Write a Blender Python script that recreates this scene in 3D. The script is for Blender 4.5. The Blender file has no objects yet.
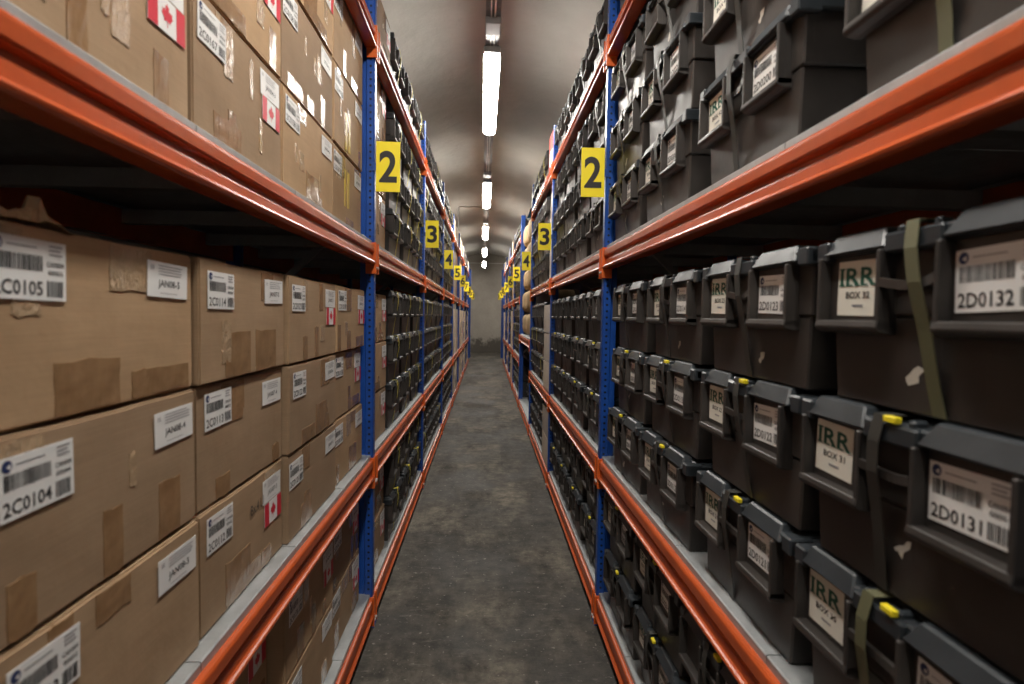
import bpy, bmesh, math, random
from mathutils import Matrix, Vector, noise as mnoise
rnd = random.Random(7)
scene = bpy.context.scene
C = scene.collection
PI = math.pi

# ------------------------------------------------------------------ camera
FPX = 575.0
CAM_H = 1.65
cam_d = bpy.data.cameras.new('camera'); cam = bpy.data.objects.new('camera', cam_d); C.objects.link(cam)
cam_d.sensor_width = 36.0; cam_d.lens = FPX / 1024 * 36
cam_d.clip_start = 0.02; cam_d.clip_end = 100
yaw, pitch, roll = math.atan(27 / FPX), math.atan(26 / FPX), math.radians(0.9)
cam.matrix_world = (Matrix.Translation((0, 0, CAM_H)) @ Matrix.Rotation(-yaw, 4, 'Z')
                    @ Matrix.Rotation(PI / 2 - pitch, 4, 'X') @ Matrix.Rotation(roll, 4, 'Z'))
cam_d.dof.use_dof = True; cam_d.dof.focus_distance = 3.2; cam_d.dof.aperture_fstop = 3.2
scene.camera = cam

# ------------------------------------------------------------------ world, exposure
w = bpy.data.worlds.new('world'); scene.world = w; w.use_nodes = True
w.node_tree.nodes['Background'].inputs[0].default_value = (0.02, 0.02, 0.02, 1)
w.node_tree.nodes['Background'].inputs[1].default_value = 0.02
scene.view_settings.view_transform = 'Standard'; scene.view_settings.look = 'None'
scene.view_settings.gamma = 1.0; scene.view_settings.use_curve_mapping = False
scene.view_settings.exposure = 0.0
LAMP = 77.0          # emission of the tube diffusers
LAMP_COL = (1.0, 0.95, 0.87)

# ------------------------------------------------------------------ layout (metres)
BAY = 2.43; Y1 = 0.60                      # frame n stands at Y1 + (n-1)*BAY
def FY(n): return Y1 + (n - 1) * BAY if n > 1 else .44      # the nearest bay is a little longer
XF = {1: 0.617, -1: -0.576}                 # aisle faces of the right / left racks
LEVELS = [0.148, 0.89, 2.005, 3.09]        # beam tops: bottom, middle, upper, top
DECK = 0.022
DEPTH = 0.75
NB = 9                                     # frames 1..10, bays 1..9
Y_BACK = 25.6; Y_FRONT = -5.0
UP_H = 3.44

# ------------------------------------------------------------------ materials
def mat(name, col=(.5, .5, .5), rough=.6, metal=0., spec=.5):
    m = bpy.data.materials.new(name); m.use_nodes = True
    b = m.node_tree.nodes['Principled BSDF']
    b.inputs['Base Color'].default_value = (*col, 1)
    b.inputs['Roughness'].default_value = rough; b.inputs['Metallic'].default_value = metal
    b.inputs['Specular IOR Level'].default_value = spec
    return m
class N:
    """small node helper"""
    def __init__(s, m): s.nt = m.node_tree; s.b = s.nt.nodes['Principled BSDF']
    def add(s, t, **kw):
        n = s.nt.nodes.new(t)
        for k, v in kw.items(): setattr(n, k, v)
        return n
    def link(s, a, b): s.nt.links.new(a, b)
    def coord(s, scale=(1, 1, 1), kind='Object'):
        tc = s.add('ShaderNodeTexCoord'); mp = s.add('ShaderNodeMapping')
        mp.inputs['Scale'].default_value = scale
        s.link(tc.outputs[kind], mp.inputs[0]); return mp.outputs[0]
    def noise(s, vec, scale, detail=4, rough=.6):
        n = s.add('ShaderNodeTexNoise'); n.inputs['Scale'].default_value = scale
        n.inputs['Detail'].default_value = detail; n.inputs['Roughness'].default_value = rough
        s.link(vec, n.inputs['Vector']); return n.outputs['Fac']
    def ramp(s, fac, stops):
        r = s.add('ShaderNodeValToRGB'); e = r.color_ramp.elements
        while len(e) < len(stops): e.new(0.5)
        for el, (p, c) in zip(e, stops):
            el.position = p; el.color = (*c, 1) if len(c) == 3 else c
        s.link(fac, r.inputs[0]); return r.outputs[0]
    def mix(s, fac, a, b, mode='MIX'):
        m = s.add('ShaderNodeMix', data_type='RGBA', blend_type=mode)
        for sock, v in ((m.inputs[0], fac), (m.inputs[6], a), (m.inputs[7], b)):
            if isinstance(v, (int, float)): sock.default_value = v
            elif isinstance(v, tuple): sock.default_value = (*v, 1)
            else: s.link(v, sock)
        return m.outputs[2]
    def math(s, op, a, b=None, c=None):
        m = s.add('ShaderNodeMath', operation=op)
        for i, v in enumerate((a, b, c)):
            if v is None: continue
            if isinstance(v, (int, float)): m.inputs[i].default_value = v
            else: s.link(v, m.inputs[i])
        return m.outputs[0]
    def col(s, o): s.link(o, s.b.inputs['Base Color'])
    def rough(s, o): s.link(o, s.b.inputs['Roughness'])
    def bump(s, h, strength=.3, dist=.01):
        b = s.add('ShaderNodeBump'); b.inputs['Strength'].default_value = strength
        b.inputs['Distance'].default_value = dist
        s.link(h, b.inputs['Height']); s.link(b.outputs[0], s.b.inputs['Normal'])
    def rand(s): return s.add('ShaderNodeObjectInfo').outputs['Random']

def cardboard(name, a, b):
    m = mat(name, a, .75, spec=.25); n = N(m)
    v = n.coord(); big = n.noise(v, 3.0, 5)
    c = n.ramp(big, [(.3, tuple(x * .82 for x in a)), (.7, b)])
    vs = n.coord((3, 3, 160)); st = n.noise(vs, 2.0, 2)
    c = n.mix(.07, c, n.ramp(st, [(.35, (.25, .2, .15)), (.65, (1, .95, .85))]), 'OVERLAY')
    rr = n.ramp(n.rand(), [(0, (.72, .72, .74)), (1, (1.12, 1.08, 1.0))])
    c = n.mix(1.0, c, rr, 'MULTIPLY'); n.col(c)
    n.bump(n.noise(v, 9.0, 4), .25, .01)
    return m
M_CARD = cardboard('cardboard', (.42, .285, .17), (.50, .35, .222))
M_CARDEDGE = mat('cardboard_edge', (.62, .45, .28), .8)
M_CARDPALE = cardboard('pale_cardboard', (.56, .48, .40), (.66, .58, .50))
M_CARDRED = mat('red_print_card', (.45, .06, .05), .6)

def mk_tape():
    m = mat('packing_tape', (.30, .17, .085), .18, spec=.6); n = N(m)
    v = n.coord(); f = n.noise(v, 14, 3)
    n.col(n.ramp(f, [(.3, (.22, .125, .06)), (.7, (.36, .22, .115))]))
    n.bump(n.noise(n.coord((60, 60, 12)), 1.0, 3), .5, .004)
    return m
M_TAPE = mk_tape()
def mk_clear():
    m = mat('clear_tape', (.44, .31, .19), .16, spec=.6); n = N(m)
    n.bump(n.noise(n.coord((90, 90, 45)), 1.0, 4), 1.0, .008)
    return m
M_CLEAR = mk_clear()
M_YTAPE = mat('yellow_tape', (.62, .46, .10), .4)

def plastic(name, a, b, rough, dust=.5):
    m = mat(name, a, rough, spec=.45); n = N(m)
    v = n.coord(); f = n.noise(v, 5, 6, .7)
    c = n.ramp(f, [(.35, a), (.75, b)])
    sc = n.noise(n.coord((30, 30, 4)), 1.0, 5, .7)
    c = n.mix(n.ramp(sc, [(.62, (0, 0, 0)), (.78, (dust, dust, dust))]), c, tuple(x * 2.2 for x in b))
    rr = n.ramp(n.rand(), [(0, (.75, .75, .75)), (1, (1.2, 1.18, 1.15))])
    n.col(n.mix(1.0, c, rr, 'MULTIPLY'))
    n.rough(n.ramp(f, [(.3, (rough - .1,) * 3), (.7, (rough + .15,) * 3)]))
    n.bump(n.noise(v, 60, 2), .08, .003)
    return m
M_BIN = plastic('black_bin_plastic', (.034, .030, .028), (.056, .049, .045), .42)
M_LID = plastic('slate_lid_plastic', (.026, .032, .038), (.043, .050, .058), .36, .35)
M_STRAP = {'olive': mat('olive_strap', (.115, .115, .06), .6), 'black': mat('black_strap', (.035, .034, .03), .5),
           'yellow': mat('yellow_strap', (.55, .48, .06), .5)}
M_TAG = mat('yellow_tag', (.85, .70, .02), .5)
M_SCUFF = mat('pale_scuff', (.55, .52, .46), .7)
def paint(name, a, rough, wear):
    m = mat(name, a, rough, spec=.55); n = N(m)
    v = n.coord(); f = n.noise(v, 6, 6, .7)
    c = n.ramp(f, [(.3, tuple(x * .8 for x in a)), (.6, a)])
    s = n.noise(n.coord((8, 2, 60)), 1, 6, .8)
    n.col(n.mix(n.ramp(s, [(.70, (0, 0, 0)), (.74, (wear,) * 3)]), c, (.12, .08, .06)))
    return m
M_ORANGE = paint('orange_paint', (.54, .092, .02), .27, .5)
M_ORANGE2 = paint('orange_connector_paint', (.68, .125, .02), .33, .4)
def mk_blue():
    m = mat('blue_punched_paint', (.012, .07, .33), .33); n = N(m)
    tc = n.add('ShaderNodeTexCoord'); sp = n.add('ShaderNodeSeparateXYZ'); n.link(tc.outputs['Object'], sp.inputs[0])
    zz = n.math('SUBTRACT', n.math('PINGPONG', sp.outputs[2], .0165), 0.0)
    geo = n.add('ShaderNodeNewGeometry'); sn = n.add('ShaderNodeSeparateXYZ'); n.link(geo.outputs['Normal'], sn.inputs[0])
    isy = n.math('GREATER_THAN', n.math('ABSOLUTE', sn.outputs[1]), .5)
    isx = n.math('GREATER_THAN', n.math('ABSOLUTE', sn.outputs[0]), .5)
    ax = n.math('SUBTRACT', n.math('ABSOLUTE', sp.outputs[0]), .021)
    def dot(u, r):
        d = n.math('ADD', n.math('MULTIPLY', u, u), n.math('MULTIPLY', zz, zz))
        return n.math('LESS_THAN', d, r * r)
    k = n.math('ADD', n.math('MULTIPLY', dot(ax, .0062), isy), n.math('MULTIPLY', dot(n.math('SUBTRACT', sp.outputs[1], .0), .007), isx))
    f = n.noise(n.coord(), 7, 6, .7)
    c = n.ramp(f, [(.3, (.009, .052, .25)), (.65, (.014, .08, .38))])
    n.col(n.mix(k, c, (.004, .005, .01)))
    return m
M_BLUE = mk_blue()
M_BLUEP = paint('blue_paint', (.012, .07, .33), .35, .3)
def mk_galv(name, a, b, rough):
    m = mat(name, a, rough, .55); n = N(m)
    v = n.coord(kind='Object'); f = n.noise(v, 12, 5, .7)
    n.col(n.ramp(f, [(.3, a), (.7, b)])); n.rough(n.ramp(n.noise(v, 25, 3), [(.3, (rough - .08,) * 3), (.7, (rough + .12,) * 3)]))
    return m
M_GALV = mk_galv('galvanised_deck', (.36, .38, .39), (.50, .52, .53), .45)
M_GALVD = mk_galv('galvanised_brace', (.30, .31, .31), (.42, .43, .43), .5)
M_BOLT = mat('zinc_bolt', (.7, .7, .68), .3, .8)
M_YEL = mat('yellow_sign', (.95, .78, .015), .45)
M_INK = mat('black_ink', (.018, .018, .02), .6)
M_GREY = mat('grey_ink', (.30, .30, .32), .6)
M_NAVY = mat('navy_ink', (.02, .035, .12), .6)
M_GREEN = mat('green_ink', (.01, .09, .06), .6)
M_RED = mat('flag_red', (.62, .015, .04), .5)
M_PAPER = mat('white_label_paper', (.80, .80, .79), .5)
M_CREAM = mat('cream_label_paper', (.76, .74, .66), .55)
M_TRAY = mk_galv('tray_steel', (.22, .22, .23), (.34, .34, .35), .4)
M_HOUSE = mat('lamp_housing_grey', (.45, .46, .47), .45)
M_BALE = cardboard('tan_sack', (.50, .36, .20), (.60, .46, .28))
M_TARP = mat('blue_tarp', (.02, .22, .55), .45)
def mk_emit():
    m = mat('lamp_diffuser', (.9, .9, .9), .4); b = m.node_tree.nodes['Principled BSDF']
    b.inputs['Emission Color'].default_value = (*LAMP_COL, 1); b.inputs['Emission Strength'].default_value = LAMP
    return m
M_EMIT = mk_emit()
def mk_floor():
    m = mat('worn_concrete_floor', (.07, .06, .05), .6, spec=.4); n = N(m)
    v = n.coord()
    a = n.noise(v, 1.5, 8, .62); b = n.noise(v, 9, 8, .75); d = n.noise(n.coord((1.6, .55, 1)), 1.0, 7, .68)
    c = n.ramp(a, [(.40, (.050, .045, .038)), (.50, (.092, .083, .070)), (.60, (.155, .140, .117))])
    c = n.mix(n.ramp(d, [(.44, (.8, .8, .8)), (.56, (0, 0, 0))]), c, (.034, .031, .027))
    c = n.mix(.8, c, n.ramp(b, [(.38, (.22, .22, .22)), (.62, (.78, .76, .72))]), 'OVERLAY')
    sp = n.noise(v, 34, 3, .6)
    c = n.mix(n.ramp(sp, [(.63, (0, 0, 0)), (.70, (.6, .6, .6))]), c, (.30, .275, .235))
    sc = n.noise(n.coord((2, 9, 1)), 2.2, 8, .75)
    c = n.mix(n.ramp(sc, [(.58, (0, 0, 0)), (.68, (.45, .45, .45))]), c, (.22, .20, .17))
    n.col(c); n.rough(n.ramp(a, [(.4, (.6,) * 3), (.6, (.85,) * 3)]))
    n.bump(b, .35, .012); return m
M_FLOOR = mk_floor()
def mk_ceil():
    m = mat('vault_concrete', (.4, .37, .33), .85, spec=.2); n = N(m)
    v = n.coord(); a = n.noise(v, .9, 7, .65)
    c = n.ramp(a, [(.3, (.45, .43, .395)), (.7, (.56, .535, .495))])
    d = n.noise(n.coord((2.2, .9, 1)), 2.0, 8, .75)
    c = n.mix(n.ramp(d, [(.63, (0, 0, 0)), (.72, (.35, .35, .35))]), c, (.16, .14, .12))
    n.col(c); n.bump(n.noise(v, 7, 6), .5, .02); return m
M_CEIL = mk_ceil()
def mk_wall():
    m = mat('end_wall_concrete', (.4, .37, .33), .85, spec=.2); n = N(m)
    v = n.coord(); a = n.noise(v, 1.2, 7, .65)
    c = n.ramp(a, [(.3, (.33, .30, .26)), (.7, (.44, .40, .35))])
    tc = n.add('ShaderNodeTexCoord'); sp = n.add('ShaderNodeSeparateXYZ'); n.link(tc.outputs['Object'], sp.inputs[0])
    st = n.noise(v, 2.6, 7, .75)
    k = n.math('SUBTRACT', n.math('MULTIPLY', st, 2.0), n.math('MULTIPLY', sp.outputs[2], 1.15))
    c = n.mix(n.ramp(k, [(.25, (0, 0, 0)), (.55, (.85, .85, .85))]), c, (.075, .066, .055))
    n.col(c); n.bump(n.noise(v, 8, 6), .5, .02); return m
M_WALL = mk_wall()

# ------------------------------------------------------------------ mesh helpers
class MB:
    def __init__(s): s.v = []; s.f = []; s.m = []
    def poly(s, pts, m=0):
        i = len(s.v); s.v += [tuple(p) for p in pts]; s.f.append(tuple(range(i, i + len(pts)))); s.m.append(m)
    def box(s, x0, x1, y0, y1, z0, z1, m=0, top=None):
        """top=(dx,dy): inset of the upper face"""
        dx, dy = top or (0, 0); i = len(s.v)
        s.v += [(x0, y0, z0), (x1, y0, z0), (x1, y1, z0), (x0, y1, z0),
                (x0 + dx, y0 + dy, z1), (x1 - dx, y0 + dy, z1), (x1 - dx, y1 - dy, z1), (x0 + dx, y1 - dy, z1)]
        for q in ((0, 3, 2, 1), (4, 5, 6, 7), (0, 1, 5, 4), (1, 2, 6, 5), (2, 3, 7, 6), (3, 0, 4, 7)):
            s.f.append(tuple(i + k for k in q)); s.m.append(m)
    def prism(s, prof, a0, a1, axis='y', m=0, caps=True):
        """extrude a closed (u, z) profile along an axis"""
        i = len(s.v); k = len(prof)
        for a in (a0, a1):
            for u, z in prof: s.v.append((u, a, z) if axis == 'y' else (a, u, z))
        for j in range(k):
            s.f.append((i + j, i + (j + 1) % k, i + k + (j + 1) % k, i + k + j)); s.m.append(m)
        if caps:
            s.f.append(tuple(i + j for j in range(k))[::-1]); s.m.append(m)
            s.f.append(tuple(i + k + j for j in range(k))); s.m.append(m)
    def bar(s, p, q, wd, th, m=0):
        """rectangular bar between two points"""
        p, q = Vector(p), Vector(q); d = (q - p).normalized()
        a = d.cross(Vector((0, 1, 0))); a = a.normalized() if a.length > 1e-4 else Vector((1, 0, 0))
        b = d.cross(a).normalized(); i = len(s.v)
        for c in (p, q):
            for sa, sb in ((-1, -1), (1, -1), (1, 1), (-1, 1)): s.v.append(tuple(c + a * sa * wd / 2 + b * sb * th / 2))
        for f in ((3, 2, 1, 0), (4, 5, 6, 7), (0, 1, 5, 4), (1, 2, 6, 5), (2, 3, 7, 6), (3, 0, 4, 7)):
            s.f.append(tuple(i + k for k in f)); s.m.append(m)
    def tube(s, pts, r, seg=8, m=0):
        rings = []
        for j, p in enumerate(pts):
            p = Vector(p); d = (Vector(pts[min(j + 1, len(pts) - 1)]) - Vector(pts[max(j - 1, 0)])).normalized()
            a = d.cross(Vector((0, 0, 1))); a = a.normalized() if a.length > 1e-3 else Vector((1, 0, 0)); b = d.cross(a)
            rings.append(len(s.v))
            for k in range(seg):
                t = 2 * PI * k / seg; s.v.append(tuple(p + a * r * math.cos(t) + b * r * math.sin(t)))
        for r0, r1 in zip(rings, rings[1:]):
            for k in range(seg):
                s.f.append((r0 + k, r0 + (k + 1) % seg, r1 + (k + 1) % seg, r1 + k)); s.m.append(m)
        s.f.append(tuple(rings[0] + k for k in range(seg))[::-1]); s.m.append(m)
        s.f.append(tuple(rings[-1] + k for k in range(seg))); s.m.append(m)
    def band(s, path, x, wd, th=.0015, m=0, lean=0.0):
        """flat strap of width wd along x following a (y, z) path"""
        for j in range(len(path) - 1):
            (y0, z0), (y1, z1) = path[j], path[j + 1]
            ax, bx = x + lean * j, x + lean * (j + 1)
            d = Vector((y1 - y0, z1 - z0)); nn = Vector((d.y, -d.x)).normalized() * th
            p = [(ax - wd / 2, y0, z0), (ax + wd / 2, y0, z0), (bx + wd / 2, y1, z1), (bx - wd / 2, y1, z1)]
            q = [(a, b + nn.x, c + nn.y) for a, b, c in p]
            i = len(s.v); s.v += p + q
            for f in ((0, 1, 2, 3), (7, 6, 5, 4), (0, 4, 5, 1), (1, 5, 6, 2), (2, 6, 7, 3), (3, 7, 4, 0)):
                s.f.append(tuple(i + k for k in f)); s.m.append(m)
    def merge(s, o, off=(0, 0, 0), mmap=None):
        i = len(s.v); s.v += [(a + off[0], b + off[1], c + off[2]) for a, b, c in o.v]
        s.f += [tuple(i + k for k in f) for f in o.f]; s.m += [(mmap[k] if mmap else k) for k in o.m]
    def mesh(s, name, mats, bevel=0, seg=1, smooth=False, recalc=True):
        me = bpy.data.meshes.new(name); me.from_pydata(s.v, [], s.f)
        for m in mats: me.materials.append(m)
        me.polygons.foreach_set('material_index', s.m)
        if bevel or recalc:
            bm = bmesh.new(); bm.from_mesh(me)
            if recalc: bmesh.ops.recalc_face_normals(bm, faces=bm.faces[:])
            if bevel:
                es = [e for e in bm.edges if len(e.link_faces) == 2 and e.calc_face_angle(0) > .5]
                bmesh.ops.bevel(bm, geom=es, offset=bevel, segments=seg, affect='EDGES', clamp_overlap=True)
            bm.to_mesh(me); bm.free()
        if smooth: me.polygons.foreach_set('use_smooth', [True] * len(me.polygons))
        me.update(); return me
def obj(name, me, parent=None, loc=(0, 0, 0), rot=(0, 0, 0)):
    o = bpy.data.objects.new(name, me); C.objects.link(o); o.location = loc; o.rotation_euler = rot
    if parent: o.parent = parent
    return o
def tag(o, label=None, cat=None, group=None, kind=None):
    for k, v in (('label', label), ('category', cat), ('group', group), ('kind', kind)):
        if v: o[k] = v
    return o
def empty(name, loc=(0, 0, 0), rz=0):
    o = bpy.data.objects.new(name, None); C.objects.link(o); o.location = loc; o.rotation_euler = (0, 0, rz)
    o.empty_display_size = .05; return o
def copy_tree(o, parent=None):
    c = o.copy(); C.objects.link(c); c.parent = parent
    for ch in o.children: copy_tree(ch, c)
    return c

# ------------------------------------------------------------------ lettering
_tc = {}
def text_geo(s, bold=0.0, res=2):
    if (s, bold) in _tc: return _tc[(s, bold)]
    cu = bpy.data.curves.new('t', 'FONT'); cu.body = s; cu.size = 1.0; cu.resolution_u = res; cu.offset = bold
    o = bpy.data.objects.new('t', cu)
    me = bpy.data.meshes.new_from_object(o)
    vs = [(v.co.x, v.co.y) for v in me.vertices]; fs = [tuple(p.vertices) for p in me.polygons]
    bpy.data.objects.remove(o); bpy.data.curves.remove(cu); bpy.data.meshes.remove(me)
    _tc[(s, bold)] = (vs, fs); return vs, fs
def put_text(mb, s, x0, x1, z0, z1, y, m, bold=0.0, res=2):
    """fit a string into a rectangle of the xz plane, facing -y"""
    vs, fs = text_geo(s, bold, res)
    if not vs: return
    ax, bx = min(v[0] for v in vs), max(v[0] for v in vs); az, bz = min(v[1] for v in vs), max(v[1] for v in vs)
    i = len(mb.v)
    for u, t in vs: mb.v.append((x0 + (u - ax) / (bx - ax) * (x1 - x0), y, z0 + (t - az) / (bz - az) * (z1 - z0)))
    for f in fs: mb.f.append(tuple(i + k for k in f)); mb.m.append(m)
def rect(mb, x0, x1, z0, z1, y, m): mb.poly([(x0, y, z0), (x1, y, z0), (x1, y, z1), (x0, y, z1)], m)
def bars(mb, x0, x1, z0, z1, y, m, r):
    x = x0; 
    while x < x1:
        wd = r.choice((.0009, .0014, .0022)); rect(mb, x, min(x + wd, x1), z0, z1, y, m); x += wd + r.choice((.0009, .0012, .002))
def disc(mb, cx, cz, r, y, m, k=12): mb.poly([(cx + r * math.cos(2 * PI * j / k), y, cz + r * math.sin(2 * PI * j / k)) for j in range(k)], m)
LABMATS = [M_PAPER, M_INK, M_GREY, M_NAVY, M_GREEN, M_RED, M_CREAM]
E = .0005
def lab_barcode(code, n):
    """inventory label: round logo, two barcodes, big code.  .135 x .085, centred"""
    r = random.Random(code); mb = MB(); mb.box(-.0675, .0675, -.0008, 0, -.0425, .0425, 0); y = -.0008 - E
    disc(mb, -.054, .031, .0085, y, 3); mb.poly([(-.056, y - E, .030), (-.049, y - E, .034), (-.049, y - E, .026)], 0)
    rect(mb, -.040, .012, .0300, .0318, y, 2)
    bars(mb, -.060, .022, -.002, .020, y, 1, r)
    for k in range(3): rect(mb, .034, .060 - .004 * (k == 1), .0345 - k * .006, .0370 - k * .006, y, 2)
    put_text(mb, 'CAN004', .030, .063, .006, .0135, y, 1, .01); put_text(mb, '0000%d' % n, .032, .061, -.006, .001, y, 1, .01)
    put_text(mb, code, -.062, .022, -.036, -.016, y, 1, .012)
    bars(mb, .030, .062, -.037, -.014, y, 1, r)
    return mb.mesh('barcode_label', LABMATS, recalc=False)
def lab_jan(code):
    mb = MB(); mb.box(-.07, .07, -.0008, 0, -.034, .034, 0); y = -.0008 - E; r = random.Random(code)
    for k in range(3): rect(mb, -.060 + k * .004, -.058 + k * .004, .017, .026, y, 2)
    for k in range(4): rect(mb, -.035, .03 + r.random() * .03, .026 - k * .0055, .0275 - k * .0055, y, 2)
    put_text(mb, code, -.036, .040, -.018, .000, y, 1, .006)
    rect(mb, -.03, .03, -.0265, -.0255, y, 2)
    return mb.mesh('white_label', LABMATS, recalc=False)
LEAF = [(0, 1), (.16, .68), (.34, .78), (.27, .34), (.50, .50), (.60, .36), (.90, .40), (.80, .16), (.98, .02), (.52, -.34), (.56, -.52), (.06, -.42), (.05, -.95)]
def flag_mesh():
    mb = MB(); W, H = .066, .033; mb.box(-W, W, -.0008, 0, -H, H, 0); y = -.0008 - E
    rect(mb, -W, -W / 2, -H, H, y, 5); rect(mb, W / 2, W, -H, H, y, 5)
    pts = LEAF + [(-a, b) for a, b in LEAF[::-1] if a > 0]
    mb.poly([(a * .021, y, b * .024 + .001) for a, b in pts], 5)
    return mb.mesh('flag_sticker', LABMATS, recalc=False)
def lab_irr(n):
    mb = MB(); mb.box(-.054, .054, -.0008, 0, -.048, .048, 6); y = -.0008 - E
    put_text(mb, 'IRR', -.048, .048, .004, .036, y, 4, .022)
    for gx, wd in ((-.042, .016), (-.018, .012), (-.002, .010), (.022, .012), (.043, .010)): rect(mb, gx - wd / 2, gx + wd / 2, .004, .007, y - E, 4)
    rect(mb, -.050, -.034, .033, .036, y - E, 4)
    put_text(mb, 'BOX %d' % n, -.030, .034, -.018, -.006, y, 1, .02); rect(mb, -.012, .018, -.0325, -.0285, y, 2)
    return mb.mesh('box_label', LABMATS, recalc=False)
ME_FLAG = flag_mesh()
def scribble(s):
    mb = MB(); put_text(mb, s, -.045, .045, -.014, .014, -.0006, 1); return mb.mesh('handwriting', LABMATS, recalc=False)

# ------------------------------------------------------------------ the setting
def structure(name, me): return tag(obj(name, me), kind='structure')
mb = MB(); mb.box(-2.2, 2.2, Y_FRONT - .2, Y_BACK + .2, -.2, 0); structure('floor', mb.mesh('floor', [M_FLOOR]))
HS, RISE, CROWN = 1.9, 1.5, 4.4
def arch(x): return CROWN - RISE * (1 - math.sqrt(max(0, 1 - (x / HS) ** 2)))
K = 32; arc = [(HS * math.cos(PI * k / K), CROWN - RISE + RISE * math.sin(PI * k / K)) for k in range(K + 1)]
mb = MB()
ys = [Y_FRONT + (Y_BACK - Y_FRONT) * j / 40 for j in range(41)]
g = [[(x, y, z + .025 * mnoise.noise((x * 1.3, y * 1.1, z))) for x, z in arc] for y in ys]
for a, b in zip(g, g[1:]):
    for k in range(K): mb.poly([a[k], a[k + 1], b[k + 1], b[k]])
top = [[(x, y, CROWN + .3) for x, z in arc] for y in (Y_FRONT, Y_BACK)]
for k in range(K): mb.poly([top[0][k], top[1][k], top[1][k + 1], top[0][k + 1]])
me = mb.mesh('ceiling', [M_CEIL], recalc=False)
bm = bmesh.new(); bm.from_mesh(me); bmesh.ops.remove_doubles(bm, verts=bm.verts[:], dist=1e-4); bm.to_mesh(me); bm.free()
me.polygons.foreach_set('use_smooth', [True] * len(me.polygons)); structure('ceiling', me)
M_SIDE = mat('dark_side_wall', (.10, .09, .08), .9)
for nm, x0, x1 in (('wall_left', -2.1, -1.9), ('wall_right', 1.9, 2.1)):
    mb = MB(); mb.box(x0, x1, Y_FRONT, Y_BACK, 0, CROWN - RISE + .02); structure(nm, mb.mesh(nm, [M_SIDE]))
for nm, y0, y1 in (('wall_back', Y_BACK, Y_BACK + .2), ('wall_front', Y_FRONT - .2, Y_FRONT)):
    mb = MB(); mb.box(-2.1, 2.1, y0, y1, 0, CROWN + .3); structure(nm, mb.mesh(nm, [M_WALL]))

# ------------------------------------------------------------------ lamps and the tray they hang from
LX = .02; LZ = 3.63; SK = .0055      # the lamp line runs very slightly askew
def lamp_meshes():
    L = .96
    h = MB(); h.prism([(-.068, .046), (.068, .046), (.062, .080), (.036, .105), (-.036, .105), (-.062, .080)], -L, L)
    d = MB(); prof = [(-.066, .047), (-.064, .024), (-.056, .010), (-.036, 0), (0, -.004), (.036, 0), (.056, .010), (.064, .024), (.066, .047)]
    d.prism(prof, -L + .06, L - .06, caps=False)
    for sg in (-1, 1):
        y0, y1 = sg * (L - .06), sg * (L - .005)
        a = [(u, y0, z) for u, z in prof]; b = [(u * .55, y1, .047 - (.047 - z) * .5) for u, z in prof]
        for j in range(len(prof) - 1): d.poly([a[j], a[j + 1], b[j + 1], b[j]])
        d.poly(b)
    e = MB(); e.box(-.064, .064, -.012, .012, .048, .095)
    r = MB(); r.tube([(0, 0, .10), (0, 0, .74)], .006)
    c = MB(); c.box(-.0705, .0705, -.008, .008, .050, .068)
    return (h.mesh('housing', [M_HOUSE], .004), d.mesh('diffuser', [M_EMIT], smooth=True), e.mesh('end_cap', [M_HOUSE], .003),
            r.mesh('hanger', [M_GALVD]), c.mesh('clip', [M_BOLT]))
lm = lamp_meshes()
ordl = ['nearest', 'second', 'third', 'fourth', 'fifth', 'last']
for k in range(-2, 5):
    y = 5.5 + 4.35 * k
    t = empty('ceiling_lamp', (LX - SK * (y - 5.5), y, LZ), SK)
    if k < 0: lab = ['long sealed fluorescent lamp behind the camera, far end of tray', 'long sealed fluorescent lamp overhead, above the camera position'][k + 2]
    else: lab = ['largest glowing fluorescent batten, above the signs reading two', 'second glowing fluorescent batten along the aisle', 'third glowing fluorescent batten, middle of the five',
                 'fourth glowing fluorescent batten, second from the end wall', 'smallest glowing fluorescent batten, by the end wall'][k]
    tag(t, lab, 'lamp', 'glowing lamps along the aisle ceiling')
    obj('housing', lm[0], t); obj('diffuser', lm[1], t)
    for sg in (-1, 1): obj('end_cap', lm[2], t, (0, sg * .96, 0)); obj('hanger', lm[3], t, (0, sg * .7, 0)); obj('clip', lm[4], t, (0, sg * .45, 0))
t = empty('cable_tray', (LX + SK * 5.5, 0, LZ + .108), SK); tag(t, 'grey steel cable tray running along the vault above the lamps', 'cable tray')
mb = MB(); mb.box(-.05, .05, Y_FRONT + .1, Y_BACK - .1, 0, .004)
for sx in (-1, 1): mb.box(sx * .05 - .002, sx * .05 + .002, Y_FRONT + .1, Y_BACK - .1, 0, .04)
obj('channel', mb.mesh('channel', [M_TRAY]), t)
mb = MB(); mb.tube([(.012, Y_FRONT + .2, -.008), (.012, Y_BACK - .2, -.008)], .007); mb.tube([(-.014, Y_FRONT + .2, -.008), (-.014, Y_BACK - .2, -.008)], .005)
obj('cable', mb.mesh('cable', [M_BOLT]), t)
mb = MB(); mb.tube([(0, 0, 0), (0, 0, .64)], .006); rodm = mb.mesh('hanger', [M_GALVD])
mb = MB(); mb.box(-.055, .055, -.09, .09, -.05, -.001); jb = mb.mesh('junction_box', [M_HOUSE], .006)
for k in range(-2, 5):
    obj('hanger', rodm, t, (0, 3.35 + 4.35 * k, .003)); obj('junction_box', jb, t, (0, 4.2 + 4.35 * k, 0))
def conduit(pts, label, r=.014):
    mb = MB(); mb.tube(pts, r); tag(obj('conduit', mb.mesh('conduit', [M_BOLT])), label, 'pipe', 'thin conduits up in the vault')
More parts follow.
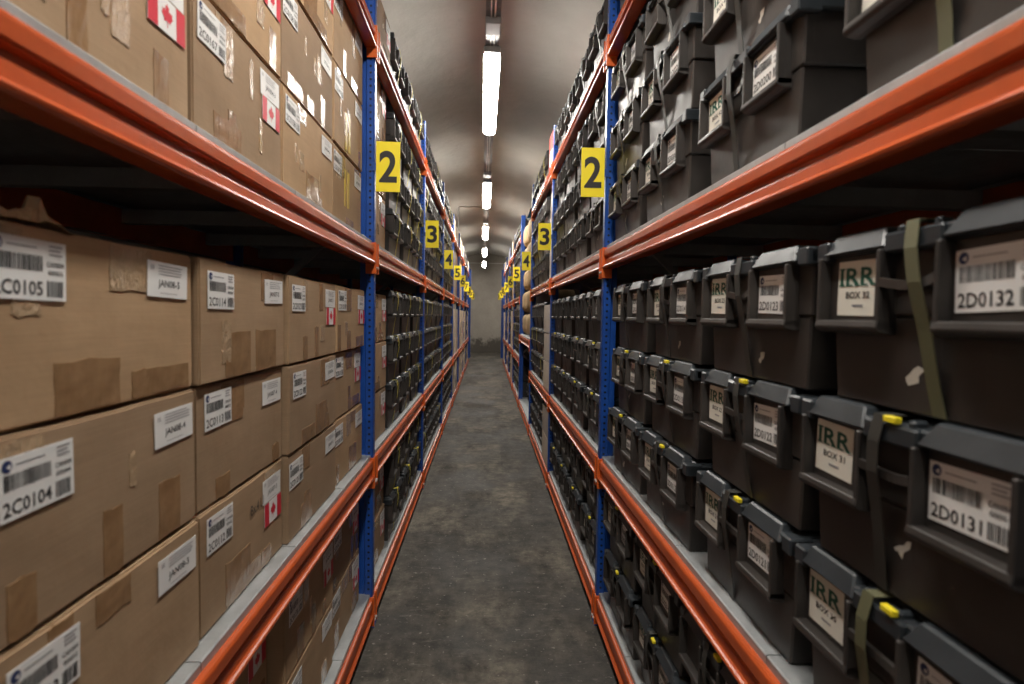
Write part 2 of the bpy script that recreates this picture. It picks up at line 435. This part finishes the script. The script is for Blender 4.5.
conduit([(-.60, 12.3, 3.44), (-.60, 12.3, 3.90), (-.57, 12.3, 3.94), (LX, 12.3, 3.94)], 'thin angled conduit rising beside left rack to the lamp line')
conduit([(-.62, 21.6, 3.60), (.66, 21.6, 3.60)], 'thin level conduit crossing the aisle before the end wall')

# ------------------------------------------------------------------ racks
def beam_profile(s):
    p = [(-.045, 0), (-.006, 0), (.001, -.0015), (.005, -.006), (.006, -.012), (.006, -.034), (.003, -.039), (-.010, -.044), (-.011, -.050), (-.004, -.054),
         (-.002, -.060), (-.001, -.080), (.004, -.084), (.009, -.0865), (.0115, -.091), (.010, -.0965), (.005, -.1), (-.002, -.101), (-.045, -.101)]
    return [(-s * d, z) for d, z in p]
BL = BAY - .066
def half(me_fn): return {s: me_fn(s) for s in (1, -1)}
BLN = FY(2) - FY(1) - .066
def beam_mesh(s, L=BL):
    mb = MB(); mb.prism(beam_profile(s), -L / 2, L / 2); return mb.mesh('beam', [M_ORANGE])
def conn_mesh(s):
    mb = MB()            # bracket at a beam end; end of the beam at y=0, upright beyond +y
    X = lambda d: -s * d
    def bx(d0, d1, y0, y1, z0, z1): mb.box(min(X(d0), X(d1)), max(X(d0), X(d1)), y0, y1, z0, z1)
    bx(-.040, .013, -.010, .0015, -.150, .010)
    bx(.0005, .007, -.004, .029, -.150, .010)
    return mb.mesh('connector', [M_ORANGE2], .0015)
def bolt_mesh(s):
    mb = MB(); mb.prism([(.007 * math.cos(PI / 3 * k), .007 * math.sin(PI / 3 * k)) for k in range(6)], .0065, .017, axis='x')
    if s == 1: mb.v = [(-a, b, c) for a, b, c in mb.v]
    return mb.mesh('bolt', [M_BOLT])
def up_mesh(s):
    X = lambda d: -s * d
    # omega section: wide nose at the aisle, narrower tail
    prof = [(0, -.020), (0, .020), (-.006, .028), (-.040, .028), (-.044, .021), (-.072, .021), (-.072, -.021), (-.044, -.021), (-.040, -.028), (-.006, -.028)]
    mb = MB(); i = len(mb.v); k = len(prof)
    for z in (0, UP_H):
        for d, y in prof: mb.v.append((X(d), y, z))
    for j in range(k): mb.f.append((j, (j + 1) % k, k + (j + 1) % k, k + j)); mb.m.append(0)
    mb.f.append(tuple(range(k))); mb.m.append(0); mb.f.append(tuple(range(k, 2 * k))); mb.m.append(0)
    return mb.mesh('upright', [M_BLUE])
def foot_mesh(s):
    mb = MB(); x0, x1 = sorted((s * -.012, s * .085)); mb.box(x0, x1, -.045, .045, 0, .006)
    x0, x1 = sorted((s * -.004, s * -.0005)); mb.box(x0, x1, -.03, .03, 0, .07); return mb.mesh('foot_plate', [M_BLUEP])
BM, CM, BT, UM, FM = half(beam_mesh), half(conn_mesh), half(bolt_mesh), half(up_mesh), half(foot_mesh)
def conn_mirror(me):
    m2 = me.copy()
    for v in m2.vertices: v.co.y = -v.co.y
    m2.flip_normals(); return m2
BMN = {s: beam_mesh(s, BLN) for s in (1, -1)}
CM2 = {s: conn_mirror(CM[s]) for s in CM}
NP = 4
def deck_mesh(s):
    wd = BAY / NP - .004; mb = MB(); a, b = sorted((s * .012, s * (DEPTH - .012)))
    prof = [(a, -.0), (a, .0195), (a + .003, DECK), (b - .003, DECK), (b, .0195), (b, 0), (b - .002, 0), (b - .002, .018), (a + .002, .018), (a + .002, 0)]
    mb.prism(prof, -wd / 2, wd / 2); return mb.mesh('deck_panel', [M_GALV])
DM = half(deck_mesh)
mb = MB(); mb.box(-DEPTH / 2 + .04, DEPTH / 2 - .04, -.02, .02, -.05, -.002); CBM = mb.mesh('cross_bar', [M_GALVD])
def levels(side, bay):
    if side == 1 and bay == 4: return [.14, 1.31]
    return LEVELS
for s, nm in ((1, 'right'), (-1, 'left')):
    X = XF[s]; XB = X + s * DEPTH
    R = empty('shelving_rack', (X, FY(1), 0))
    tag(R, 'blue and orange steel shelving run along the %s of the aisle' % nm, 'shelving', 'shelving runs')
    P = lambda x, y, z: (x - X, y - FY(1), z)
    for n in range(1, NB + 2):
        u = obj('upright', UM[s], R, P(X, FY(n), 0)); obj('foot_plate', FM[s], u)
        if n <= 6:
            u2 = obj('upright', UM[-s], R, P(XB, FY(n), 0)); obj('foot_plate', FM[-s], u2)
        if n <= 6:
            z = .35; flip = False
            while z < 3.2:
                mb = MB(); a, b = (X + s * .05, XB - s * .05)
                z1 = z + .62
                p, q = ((a, 0, z1), (b, 0, z)) if not flip else ((a, 0, z), (b, 0, z1))
                mb.bar((p[0] - X, 0, p[2]), (q[0] - X, 0, q[2]), .032, .022)
                obj('brace', mb.mesh('brace', [M_GALVD]), R, P(X, FY(n), 0)); z = z1; flip = not flip
    for b in range(1, NB + 1):
        yc = (FY(b) + FY(b + 1)) / 2; bl = BLN if b == 1 else BL; bmm = BMN if b == 1 else BM
        if b == NB: continue
        for z in levels(s, b):
            bo = obj('beam', bmm[s], R, P(X, yc, z))
            if b <= 6:
                for e, mm in ((1, CM), (-1, CM2)):
                    obj('connector', mm[s], bo, (0, e * bl / 2, 0))
                    if b <= 3: obj('bolt', BT[s], bo, (0, e * (bl / 2 + .018), -.118))
            if b <= 5: obj('beam', bmm[-s], R, P(XB, yc, z))
            for k in range(NP):
                obj('deck_panel', DM[s], R, P(X, FY(b + 1) - BAY / NP * (NP - k - .5), z))
                if b <= 2: obj('cross_bar', CBM, R, P(X + s * DEPTH / 2, FY(b + 1) - BAY / NP * (NP - k - .5), z))

# ------------------------------------------------------------------ number signs
SW, SH = .121, .252
mb = MB(); mb.box(-SW / 2, SW / 2, -.0015, .0015, -SH / 2, SH / 2); SIGN = mb.mesh('sign_plate', [M_YEL])
for n in range(2, 11):
    mb = MB(); hw = .045 if n < 10 else .054
    put_text(mb, str(n), -hw, hw, -.08, .08, -.0024, 0, .026, 5)
    num = mb.mesh('numeral', [M_INK], recalc=False)
    for s, nm in ((1, 'right'), (-1, 'left')):
        x = XF[s] - s * (.010 + SW / 2)
        t = obj('number_sign', SIGN, None, (x, FY(n) - .034, 2.40))
        t.rotation_euler = (0, rnd.uniform(-.012, .012), s * rnd.uniform(-.03, .03))
        tag(t, 'yellow aisle sign with black numeral %s on the %s rack' % (['', '', 'two', 'three', 'four', 'five', 'six', 'seven', 'eight', 'nine', 'ten'][n], nm), 'sign', 'yellow number signs')
        obj('numeral', num, t)
        mb = MB(); a, b = sorted((s * (SW / 2 - .02), s * (SW / 2 + .017))); mb.box(a, b, .0017, .0057, -.02, .02)
        obj('clip', mb.mesh('clip', [M_BLUEP]), t)

# ------------------------------------------------------------------ storage bins
BW, BD, BH = .535, .40, .297
def bin_parts():
    d = {}
    mb = MB(); w2 = BW / 2 - .012
    mb.box(-w2 + .022, w2 - .022, .027, BD - .035, 0, .150, 0, top=(-.012, -.003))
    mb.box(-w2 + .004, w2 - .004, .022, BD - .018, .150, .262, 0, top=(-.004, -.002))
    d['body'] = mb.mesh('body', [M_BIN], .004)
    mb = MB()
    mb.box(-BW / 2, BW / 2, .006, BD, .256, .282)
    mb.box(-BW / 2 + .012, BW / 2 - .012, .03, BD - .02, .282, .288, top=(.01, .01))
    mb.box(-.250, -.080, -.004, .09, .260, .2965, top=(.020, .017)); mb.box(.034, .222, -.004, .09, .260, .2965, top=(.020, .017))
    for sx in (-1, 1):
        a, b = sorted((sx * .232, sx * BW / 2)); mb.box(a, b, -.002, .05, .250, .286)
    mb.box(-.082, .036, -.002, .04, .250, .281); mb.box(-.066, -.052, .006, .03, .27, .292); mb.box(.008, .022, .006, .03, .27, .292)
    d['lid'] = mb.mesh('lid', [M_LID], .0035)
    mb = MB()                                   # raised frame round a label
    mb.box(-.084, .084, .014, .026, .128, .257)
    mb.box(-.086, -.076, -.008, .026, .128, .257); mb.box(.076, .086, -.008, .026, .128, .257)
    mb.prism([(-.006, .124), (-.011, .131), (-.008, .143), (.026, .143), (.026, .120), (.010, .120)], -.086, .086, axis='x')
    d['holder'] = mb.mesh('label_holder', [M_BIN], .002)
    mb = MB(); pts = [(-.083 + .116 * k / 8, -.004 + .010 * math.cos((k - 4) / 4 * PI / 2), .205 - .008 * math.cos((k - 4) / 4 * PI / 2)) for k in range(9)]
    for p, q in zip(pts, pts[1:]): mb.bar(p, q, .014, .008)
    d['handle'] = mb.mesh('handle', [M_BIN])
    for c in M_STRAP:
        wd = .026 if c != 'yellow' else .016
        for lean in (0, 1, 2):
            mb = MB(); mb.band([(BD + .002, .20), (BD + .002, .2915), (.0, .2915)], (-.040, -.026, -.018)[lean], wd)
            mb.band([(-.002, .293), (-.010, .25), (-.008, .20), (.006, .13), (.018, .05), (.0245, .004)], (-.040, -.026, -.018)[lean], wd, lean=(-.003, .004, .007)[lean])
            d['strap', c, lean] = mb.mesh('strap', [M_STRAP[c]])
    mb = MB(); mb.box(-.014, .014, -.006, .006, .283, .2935); d['tag'] = mb.mesh('seal_tag', [M_TAG], .0015)
    for k in range(3):                          # scuffed patches left by old stickers
        r = random.Random(40 + k); cx, cz = r.uniform(-.16, .16), r.uniform(.05, .09); mb = MB()
        pts = []
        for j in range(11):
            t = 2 * PI * j / 11; rr = r.uniform(.35, 1.0); pts.append((cx + .020 * rr * math.cos(t) + .01 * math.sin(t), .0252 + (0.1 - cz - .028 * rr * math.sin(t)) * .02 - .0008, cz + .020 * rr * math.sin(t)))
        mb.poly(pts); d['scuff', k] = mb.mesh('sticker_remnant', [M_SCUFF], recalc=False)
    return d
BP = bin_parts()
POOL_B = [lab_barcode('2D0%d' % (200 + 7 * k), k) for k in range(5)]
POOL_I = [lab_irr(40 + k) for k in range(4)]
def bin_far_mesh(strap):
    """a distant bin whose parts are too small to tell apart"""
    bm = bmesh.new(); mats = [M_BIN, M_LID, M_PAPER, M_STRAP[strap]]
    mb = MB(); w2 = BW / 2 - .012
    mb.box(-w2 + .022, w2 - .022, .034, BD - .035, 0, .150, 0, top=(-.012, -.008)); mb.box(-w2, w2, .022, BD - .018, .150, .262, 0)
    mb.box(-BW / 2, BW / 2, .0, BD, .256, .282, 1)
    for sx in (-1, 1):
        a, b = sorted((sx * .075, sx * .265)); mb.box(a, b, -.004, .10, .27, .2965, 1, top=(.022, .022))
        mb.box(sx * .165 - .10, sx * .165 - .086, .0, .046, .128, .257); mb.box(sx * .165 + .086, sx * .165 + .10, .0, .046, .128, .257)
        mb.box(sx * .165 - .10, sx * .165 + .10, -.008, .046, .124, .144)
        mb.box(sx * .165 - .06, sx * .165 + .06, .018, .022, .155, .24, 2)
    mb.band([(BD, .284), (.0, .2835)], 0, .02, m=3)
    mb.band([(.0, .2835), (-.006, .25), (.002, .11), (.031, .004)], 0, .02, m=3)
    return mb.mesh('storage_bin', mats)
FARB = {c: bin_far_mesh(c) for c in M_STRAP}

SHELF = ['bottom shelf', 'middle shelf', 'upper shelf', 'top shelf']
ORD = ['first', 'second', 'third', 'fourth', 'fifth']
def layer_name(k, n):
    if n == 1: return 'single'
    if k == n - 1: return 'top'
    if k == 0: return 'lowest'
    return 'middle' if n == 3 else '%s-level' % ORD[k]
NUMW = ['zero', 'one', 'two', 'three', 'four', 'five', 'six', 'seven', 'eight', 'nine', 'ten']
def where(s, bay, col, lev):
    sd = 'right' if s == 1 else 'left'
    if bay == 1:
        c = ['stack nearest the camera', 'second stack from the camera', 'third stack from the camera', 'stack just before sign two'][col]
        return '%s, %s %s' % (c, sd, SHELF[lev])
    return '%s stack past %s sign %s, %s' % (ORD[col], sd, NUMW[bay], SHELF[lev])
def place(s, y, setback, z, jit=True):
    """front-centre base point and turn of a thing on a rack"""
    return (XF[s] + s * setback, y, z + .0012), -s * PI / 2 + (rnd.uniform(-.009, .009) if jit else 0)
def storage_bin(s, bay, col, lev, k, n, y, z, strap, full=True, tagd=False, codes=None, adj='', setback=None):
    loc, rz = place(s, y, .012 + rnd.uniform(-.006, .008) if setback is None else setback, z)
    lab = '%sblack lidded bin, %s in %s' % (adj, layer_name(k, n), where(s, bay, col, lev))
    grp = 'black lidded bins on the %s rack' % ('right' if s == 1 else 'left')
    if not full:
        o = obj('storage_bin', FARB[strap], None, loc, (0, 0, rz)); tag(o, lab, 'bin', grp); return o
    t = empty('storage_bin', loc, rz)
    if codes: lab = 'black lidded bin labelled %s and IRR BOX %d, %s' % (codes[0], codes[1], where(s, bay, col, lev).split(', ')[1])
    tag(t, lab, 'bin', grp)
    obj('body', BP['body'], t); obj('lid', BP['lid'], t); obj('handle', BP['handle'], t)
    h1 = obj('label_holder', BP['holder'], t, (-.167, 0, 0)); h2 = obj('label_holder', BP['holder'], t, (.117, 0, 0))
    m1 = lab_irr(codes[1]) if codes else rnd.choice(POOL_I); m2 = lab_barcode(codes[0], codes[1] % 10) if codes else rnd.choice(POOL_B)
    if codes or rnd.random() < .85: obj('box_label', m1, h1, (-.006 + rnd.uniform(-.008, .008),  .0137, .203 + rnd.uniform(-.004, .002)), (0, rnd.uniform(-.03, .03), 0))
    if codes or rnd.random() < .9: obj('barcode_label', m2, h2, (-.002 + rnd.uniform(-.005, .005), .0135, .202 + rnd.uniform(-.004, .004)), (0, rnd.uniform(-.03, .03), 0))
    if strap: obj('strap', BP['strap', strap, rnd.randrange(3)], t)
    if tagd: obj('seal_tag', BP['tag'], t, (rnd.uniform(-.02, .02), 0, 0))
    if rnd.random() < .35: obj('sticker_remnant', BP['scuff', rnd.randrange(3)], t)
    return t

# ------------------------------------------------------------------ cartons
def carton_mesh(w_, d_, h_, seed, m=None):
    bm = bmesh.new(); bmesh.ops.create_cube(bm, size=1)
    bmesh.ops.subdivide_edges(bm, edges=bm.edges[:], cuts=6, use_grid_fill=True)
    for v in bm.verts:
        x, y, z = v.co; fx, fz = abs(x) * 2, abs(z) * 2
        n1 = mnoise.noise((x * 3 + seed * 7.1, z * 3, y * 2 + seed)); n2 = mnoise.noise((x * 5 + seed, 3.3, seed * 2.7))
        X = x * w_ * (1 - .006 * abs(n2) * (fx > .98)); Z = (z + .5) * h_
        if z > .49: Z += -.004 + .003 * n2 - .003 * (1 - fx)
        if z < -.49: Z = 0
        Y = (y + .5) * d_
        if y < -.49: Y += .0003 + .0016 * abs(n1) * (1 - fx ** 4)
        v.co = (X, Y, Z)
    es = [e for e in bm.edges if e.calc_face_angle(0) > 1.0]
    bmesh.ops.bevel(bm, geom=es, offset=.004, segments=2, affect='EDGES')
    me = bpy.data.meshes.new('body'); bm.to_mesh(me); bm.free(); me.materials.append(m or M_CARD)
    me.polygons.foreach_set('use_smooth', [False] * len(me.polygons)); return me
CW, CD = .580, .42
HC = [.28, .2855, .327, .30]
CARD = {(lev, k): carton_mesh(CW, CD, HC[lev], lev * 5 + k) for lev in range(4) for k in range(3)}
FARC = {(lev, p): carton_mesh(CW, CD, HC[lev], 50 + lev, p) for lev in range(4) for p in (M_CARD, M_CARDPALE)}
_tapes = {}
def tape_mesh(w_, h_, m):
    key = (round(w_, 3), round(h_, 3), m.name)
    if key in _tapes: return _tapes[key]
    mb = MB(); nx, nz = 4, 5; r = random.Random(str(key))
    # slightly crinkled film
    P = [[(-w_ / 2 + w_ * i / nx + r.uniform(-.001, .001), -r.uniform(.0003, .0010), h_ * j / nz + (r.uniform(-.003, .003) if j in (0, nz) else 0)) for i in range(nx + 1)] for j in range(nz + 1)]
    for j in range(nz):
        for i in range(nx): mb.poly([P[j][i], P[j][i + 1], P[j + 1][i + 1], P[j + 1][i]])
    for i in range(nx): mb.poly([P[0][i + 1], P[0][i], (P[0][i][0], .004, P[0][i][2]), (P[0][i + 1][0], .004, P[0][i + 1][2])]); mb.poly([P[nz][i], P[nz][i + 1], (P[nz][i + 1][0], .004, P[nz][i + 1][2]), (P[nz][i][0], .004, P[nz][i][2])])
    for j in range(nz): mb.poly([P[j][0], P[j + 1][0], (P[j + 1][0][0], .004, P[j + 1][0][2]), (P[j][0][0], .004, P[j][0][2])]); mb.poly([P[j + 1][nx], P[j][nx], (P[j][nx][0], .004, P[j][nx][2]), (P[j + 1][nx][0], .004, P[j + 1][nx][2])])
    me = mb.mesh('tape_strip', [m]); _tapes[key] = me; return me
POOL_C = [lab_barcode('2C0%d' % (140 + 9 * k), k) for k in range(5)]
POOL_J = [lab_jan('JAN0%d-%d' % (3 + k, 2 + k)) for k in range(4)]
ME_SCR = scribble('Bx.4 L1')
def carton(s, bay, col, lev, k, n, y, z, full=True, codes=None, flag=False, adj='brown', mm=None, setback=None, w=CW, xb=None):
    if lev == 2: setback = .0525 + rnd.uniform(-.0025, .004)        # clear of the back of the beam above
    loc, rz = place(s, y, .046 + rnd.uniform(-.010, .010) if setback is None else setback, z)
    lab = '%s cardboard carton, %s in %s' % (adj, layer_name(k, n), where(s, bay, col, lev))
    grp = 'cardboard cartons on the %s rack' % ('right' if s == 1 else 'left')
    if not full:
        o = obj('cardboard_carton', FARC[lev, mm or M_CARD], None, loc, (0, 0, rz)); tag(o, lab, 'carton', grp); return o
    t = empty('cardboard_carton', loc, rz)
    if codes: lab = 'brown carton labelled %s and %s in %s' % (codes[0], codes[1], where(s, bay, col, lev))
    tag(t, lab, 'carton', grp); H = HC[lev]
    obj('body', CARD[lev, rnd.randrange(3)], t).scale.x = w / CW; hw = (CW - w) / 2
    r = rnd
    # tape: strips reaching up from the base and down from the top edge
    for q in range(r.randint(2, 4)):
        wd, hh = r.choice((.045, .05, .075, .15)), r.choice((.05, .08, .11))
        obj('tape_strip', tape_mesh(wd, hh, M_TAPE), t, (r.uniform(-1, 1) * (w / 2 - wd / 2 - .014), 0, .0045))
    for q in range(r.randint(1, 2)):
        wd, hh = r.choice((.05, .09, .12)), r.choice((.05, .075, .10))
        obj('tape_strip', tape_mesh(wd, hh, r.choice((M_TAPE, M_CLEAR))), t, (r.uniform(-1, 1) * (w / 2 - wd / 2 - .03), 0, H - hh - .012))
    if lev == 2 or r.random() < .4:
        for q in range(3 if lev == 2 else 1): obj('tape_strip', tape_mesh(r.choice((.02, .05)), r.choice((.06, .10)), M_CLEAR), t, (r.uniform(-.2, .2), 0, r.uniform(.03, H - .12)))
    yl = -.0015; zt = H - .022
    obj('barcode_label', lab_barcode(*codes[:1], codes[2]) if codes else r.choice(POOL_C), t, ((-.205 + hw + r.uniform(-.012, .02)) if xb is None else xb, yl, zt - .0425 - r.uniform(0, .01)), (0, r.uniform(-.02, .02), 0))
    xj = .205 - hw + r.uniform(-.01, .003); zj = zt - .038 - r.uniform(0, .008)
    obj('white_label', lab_jan(codes[1]) if codes else r.choice(POOL_J), t, (xj, yl, zj), (0, r.uniform(-.03, .03), 0))
    if flag: obj('flag_sticker', ME_FLAG, t, (xj + .008, yl, zj - .070), (0, r.uniform(-.03, .03), 0))
    return t

# ------------------------------------------------------------------ filling the shelves
COLW = (BAY - .068) / 4
C1 = [(.690, 1.268), (1.282, 1.811), (1.824, 2.402), (2.416, 2.950)]       # carton columns of the first left bay
def ycol(bay, col): return FY(bay + 1) - BAY + .034 + COLW * (col + .5)
# left bay 1: cartons
for lev, n in ((0, 2), (1, 3), (2, 3)):
    for col in range(4):
        for k in range(n):
            z = LEVELS[lev] + DECK + k * (HC[lev] + .0008)
            codes = None; flag = rnd.random() < .3
            if lev == 1:
                num = [103, 112, 121, 130][col] + k; codes = ('2C0%d' % num, 'JAN0%d-%d' % (8 - (col + 1) // 2, 3 + k), (num % 10))
                flag = (col, k) in ((1, 0), (2, 2), (3, 2), (3, 1))
            if lev == 2: flag = (col, k) in ((0, 0), (1, 0), (1, 1), (2, 2))
            if lev == 0: flag = col in (1, 3) or (col, k) == (2, 1)
            sb = None
            if lev == 0: sb = (.11, .10, .05, .06)[col]
            t = carton(-1, 1, col, lev, k, n, sum(C1[col]) / 2, z, codes=codes, flag=flag, setback=sb, w=C1[col][1] - C1[col][0], xb=-.15 if (col, lev) == (0, 1) else None)
            if lev == 2 and col == 3 and k < 2:
                for xx in (-.06, .0): tag(obj('tape_strip', tape_mesh(.032, .16, M_YTAPE), t, (xx, -.0004, .10 if k == 0 else .02)), 'yellow tape strip')
            if lev == 1 and col == 1 and k == 0: obj('handwriting', ME_SCR, t, (.06, -.0018, .20), (0, -.05, 0))
            if lev == 1 and col == 0 and k == 2:      # torn and crumpled top flap
                mb = MB(); r = random.Random(3); nx = 22
                rows = []
                for j in range(5):
                    row = []
                    for i in range(nx + 1):
                        x = -.285 + .23 * i / nx; pk = math.exp(-((x + .112) / .012) ** 2)
                        hgt = (.018 + .012 * r.random() + .030 * pk) * (1 if x < -.10 else max(.1, 1 - (x + .10) / .03))
                        row.append((x, -.004 + .05 * j / 4 + .006 * r.uniform(-1, 1), HC[1] - .008 + hgt * math.sin(PI * min(1, (j + .35) / 4))))
                    rows.append(row)
                for a, b in zip(rows, rows[1:]):
                    for i in range(nx): mb.poly([a[i], a[i + 1], b[i + 1], b[i]])
                tag(obj('torn_flap', mb.mesh('torn_flap', [M_CARD], recalc=False), t), 'crumpled torn flap along the carton top')
for col in (2, 3):
    carton(-1, 1, col, 3, 0, 1, ycol(1, col), LEVELS[3] + DECK)
# left bay 2: a column of cartons, then bins with yellow straps
for lev, n in ((0, 2), (1, 3), (2, 3), (3, 1)):
    for k in range(n):
        carton(-1, 2, 0, lev, k, n, ycol(2, 0), LEVELS[lev] + DECK + k * (HC[lev] + .0008), flag=True, setback=.03 if lev == 3 else None)
        for col in (1, 2, 3):
            storage_bin(-1, 2, col, lev, k, n, ycol(2, col), LEVELS[lev] + DECK + k * (BH + .0008), 'yellow', tagd=(lev == 0), adj='yellow-strapped ')
# right bays 1 and 2: bins with slate lids
RY = {1: [.815, 1.362, 1.955, 2.535], 2: [.76, 1.43, 2.09, 2.68], 0: [.90, 1.47, 2.05, 2.63], 3: [.92, 1.50, 2.09, 2.67]}
for bay in (1, 2):
    for lev, n in ((0, 2), (1, 3), (2, 3), (3, 1)):
        for col in range(4):
            for k in range(n):
                y = RY[lev][col] + .02 * (2 - k) * (lev == 1) + rnd.uniform(-.004, .004) if bay == 1 else ycol(2, col)
                codes = None
                if bay == 1 and lev == 1:
                    num = [130, 121, 112, 103][col] + k; codes = ('2D0%d' % num, num - 100)
                strap = 'black'
                if bay == 1 and lev == 1 and col == 0 and k != 1: strap = 'olive'
                if bay == 1 and lev == 2 and col == 0: strap = 'olive'
                storage_bin(1, bay, col, lev, k, n, y, LEVELS[lev] + DECK + k * (BH + .0008), strap, tagd=(lev == 0 or (lev == 1 and k < 2)), codes=codes)
# farther bays
def fill(s, bay, plan, full=False):
    """plan[col] = 'b' bin, 'c' brown carton, 'p' pale carton, '.' nothing"""
    for lev, n in ((0, 2), (1, 3), (2, 3), (3, 1)):
        for col in range(4):
            ch = plan[col]
            if ch == '.' or (s, bay, lev, col) == (1, 3, 3, 0): continue
            for k in range(n):
                z = LEVELS[lev] + DECK
                if ch == 'b': storage_bin(s, bay, col, lev, k, n, ycol(bay, col), z + k * (BH + .0008), rnd.choice(('black', 'black', 'yellow')), full=False)
                else: carton(s, bay, col, lev, k, n, ycol(bay, col), z + k * (HC[lev] + .0008), full=False, mm=M_CARD if ch == 'c' else M_CARDPALE,
                             adj='brown' if ch == 'c' else 'pale', setback=.005 if ch == 'p' else None)
fill(-1, 3, 'bbbb'); fill(-1, 4, 'bbbb'); fill(-1, 5, 'pcpc'); fill(-1, 6, 'ppcp'); fill(-1, 7, 'bcpb'); fill(-1, 8, 'cbpc')
fill(1, 3, 'pbbb'); fill(1, 5, 'bbbb'); fill(1, 6, 'cpcb'); fill(1, 7, 'pbcc'); fill(1, 8, 'bcpc')
# red printed box on the top of the right rack past sign 3: recolour by its own object
mb = MB(); mb.box(-.20, .20, 0, .40, 0, .34); mb.box(-.13, .13, -.001, 0, .03, .17, 1)
o = obj('red_carton', mb.mesh('red_carton', [M_CARDRED, M_PAPER], .004), None, (XF[1] + .012, FY(3) + .27, LEVELS[3] + DECK + .0015), (0, 0, -PI / 2))
tag(o, 'red printed carton with white panel on the right rack top past sign three', 'carton')
# right bay 4: low shelf of black bins, sacks stacked high above it, blue cover on top
for col in range(4):
    for k in range(3):
        storage_bin(1, 4, col, 0, k, 3, ycol(4, col), .14 + DECK + k * (BH + .0008), 'black', full=False, setback=.14)
def sack_mesh():
    bm = bmesh.new(); bmesh.ops.create_cube(bm, size=1); bmesh.ops.subdivide_edges(bm, edges=bm.edges[:], cuts=7, use_grid_fill=True)
    for v in bm.verts:
        x, y, z = v.co * 2; p = 4.5
        r = (abs(x) ** p + abs(y) ** p + abs(z) ** p) ** (1 / p); q = v.co / r
        n1 = mnoise.noise((x * 2, y * 2, z * 2)) * .012
        v.co = (q.x * .72 + n1, (q.y + .5) * .62, (q.z + .5) * .372)
    me = bpy.data.meshes.new('sack'); bm.to_mesh(me); bm.free(); me.materials.append(M_BALE); me.polygons.foreach_set('use_smooth', [True] * len(me.polygons)); return me
SACK = sack_mesh()
for col in range(3):
    for k in range(5):
        o = obj('sack', SACK, None, (XF[1] + .02 + rnd.uniform(0, .02), FY(4) + .43 + .775 * col, 1.31 + DECK + .001 + k * .374), (0, 0, -PI / 2))
        tag(o, 'tan sack, %s of five in %s stack past right sign four' % (['lowest', 'second', 'middle', 'fourth', 'top'][k], ORD[col]), 'sack', 'tan sacks on the right rack')
mb = MB(); n = 10
P = [[(-.383 + .766 * i / n, -.03 + .70 * j / n, .012 + .012 * mnoise.noise((i * .6, j * .6, 1)) - (.10 if i in (0, n) or j in (0, n) else -.012)) for i in range(n + 1)] for j in range(n + 1)]
for j in range(n):
    for i in range(n): mb.poly([P[j][i], P[j][i + 1], P[j + 1][i + 1], P[j + 1][i]])
o = obj('blue_cover', mb.mesh('blue_cover', [M_TARP], recalc=False), None, (XF[1] + .015, FY(4) + .43, 1.31 + DECK + 5 * .374 + .012), (0, 0, -PI / 2))
tag(o, 'bright blue sheet draped over the sacks past right sign four', 'cover')
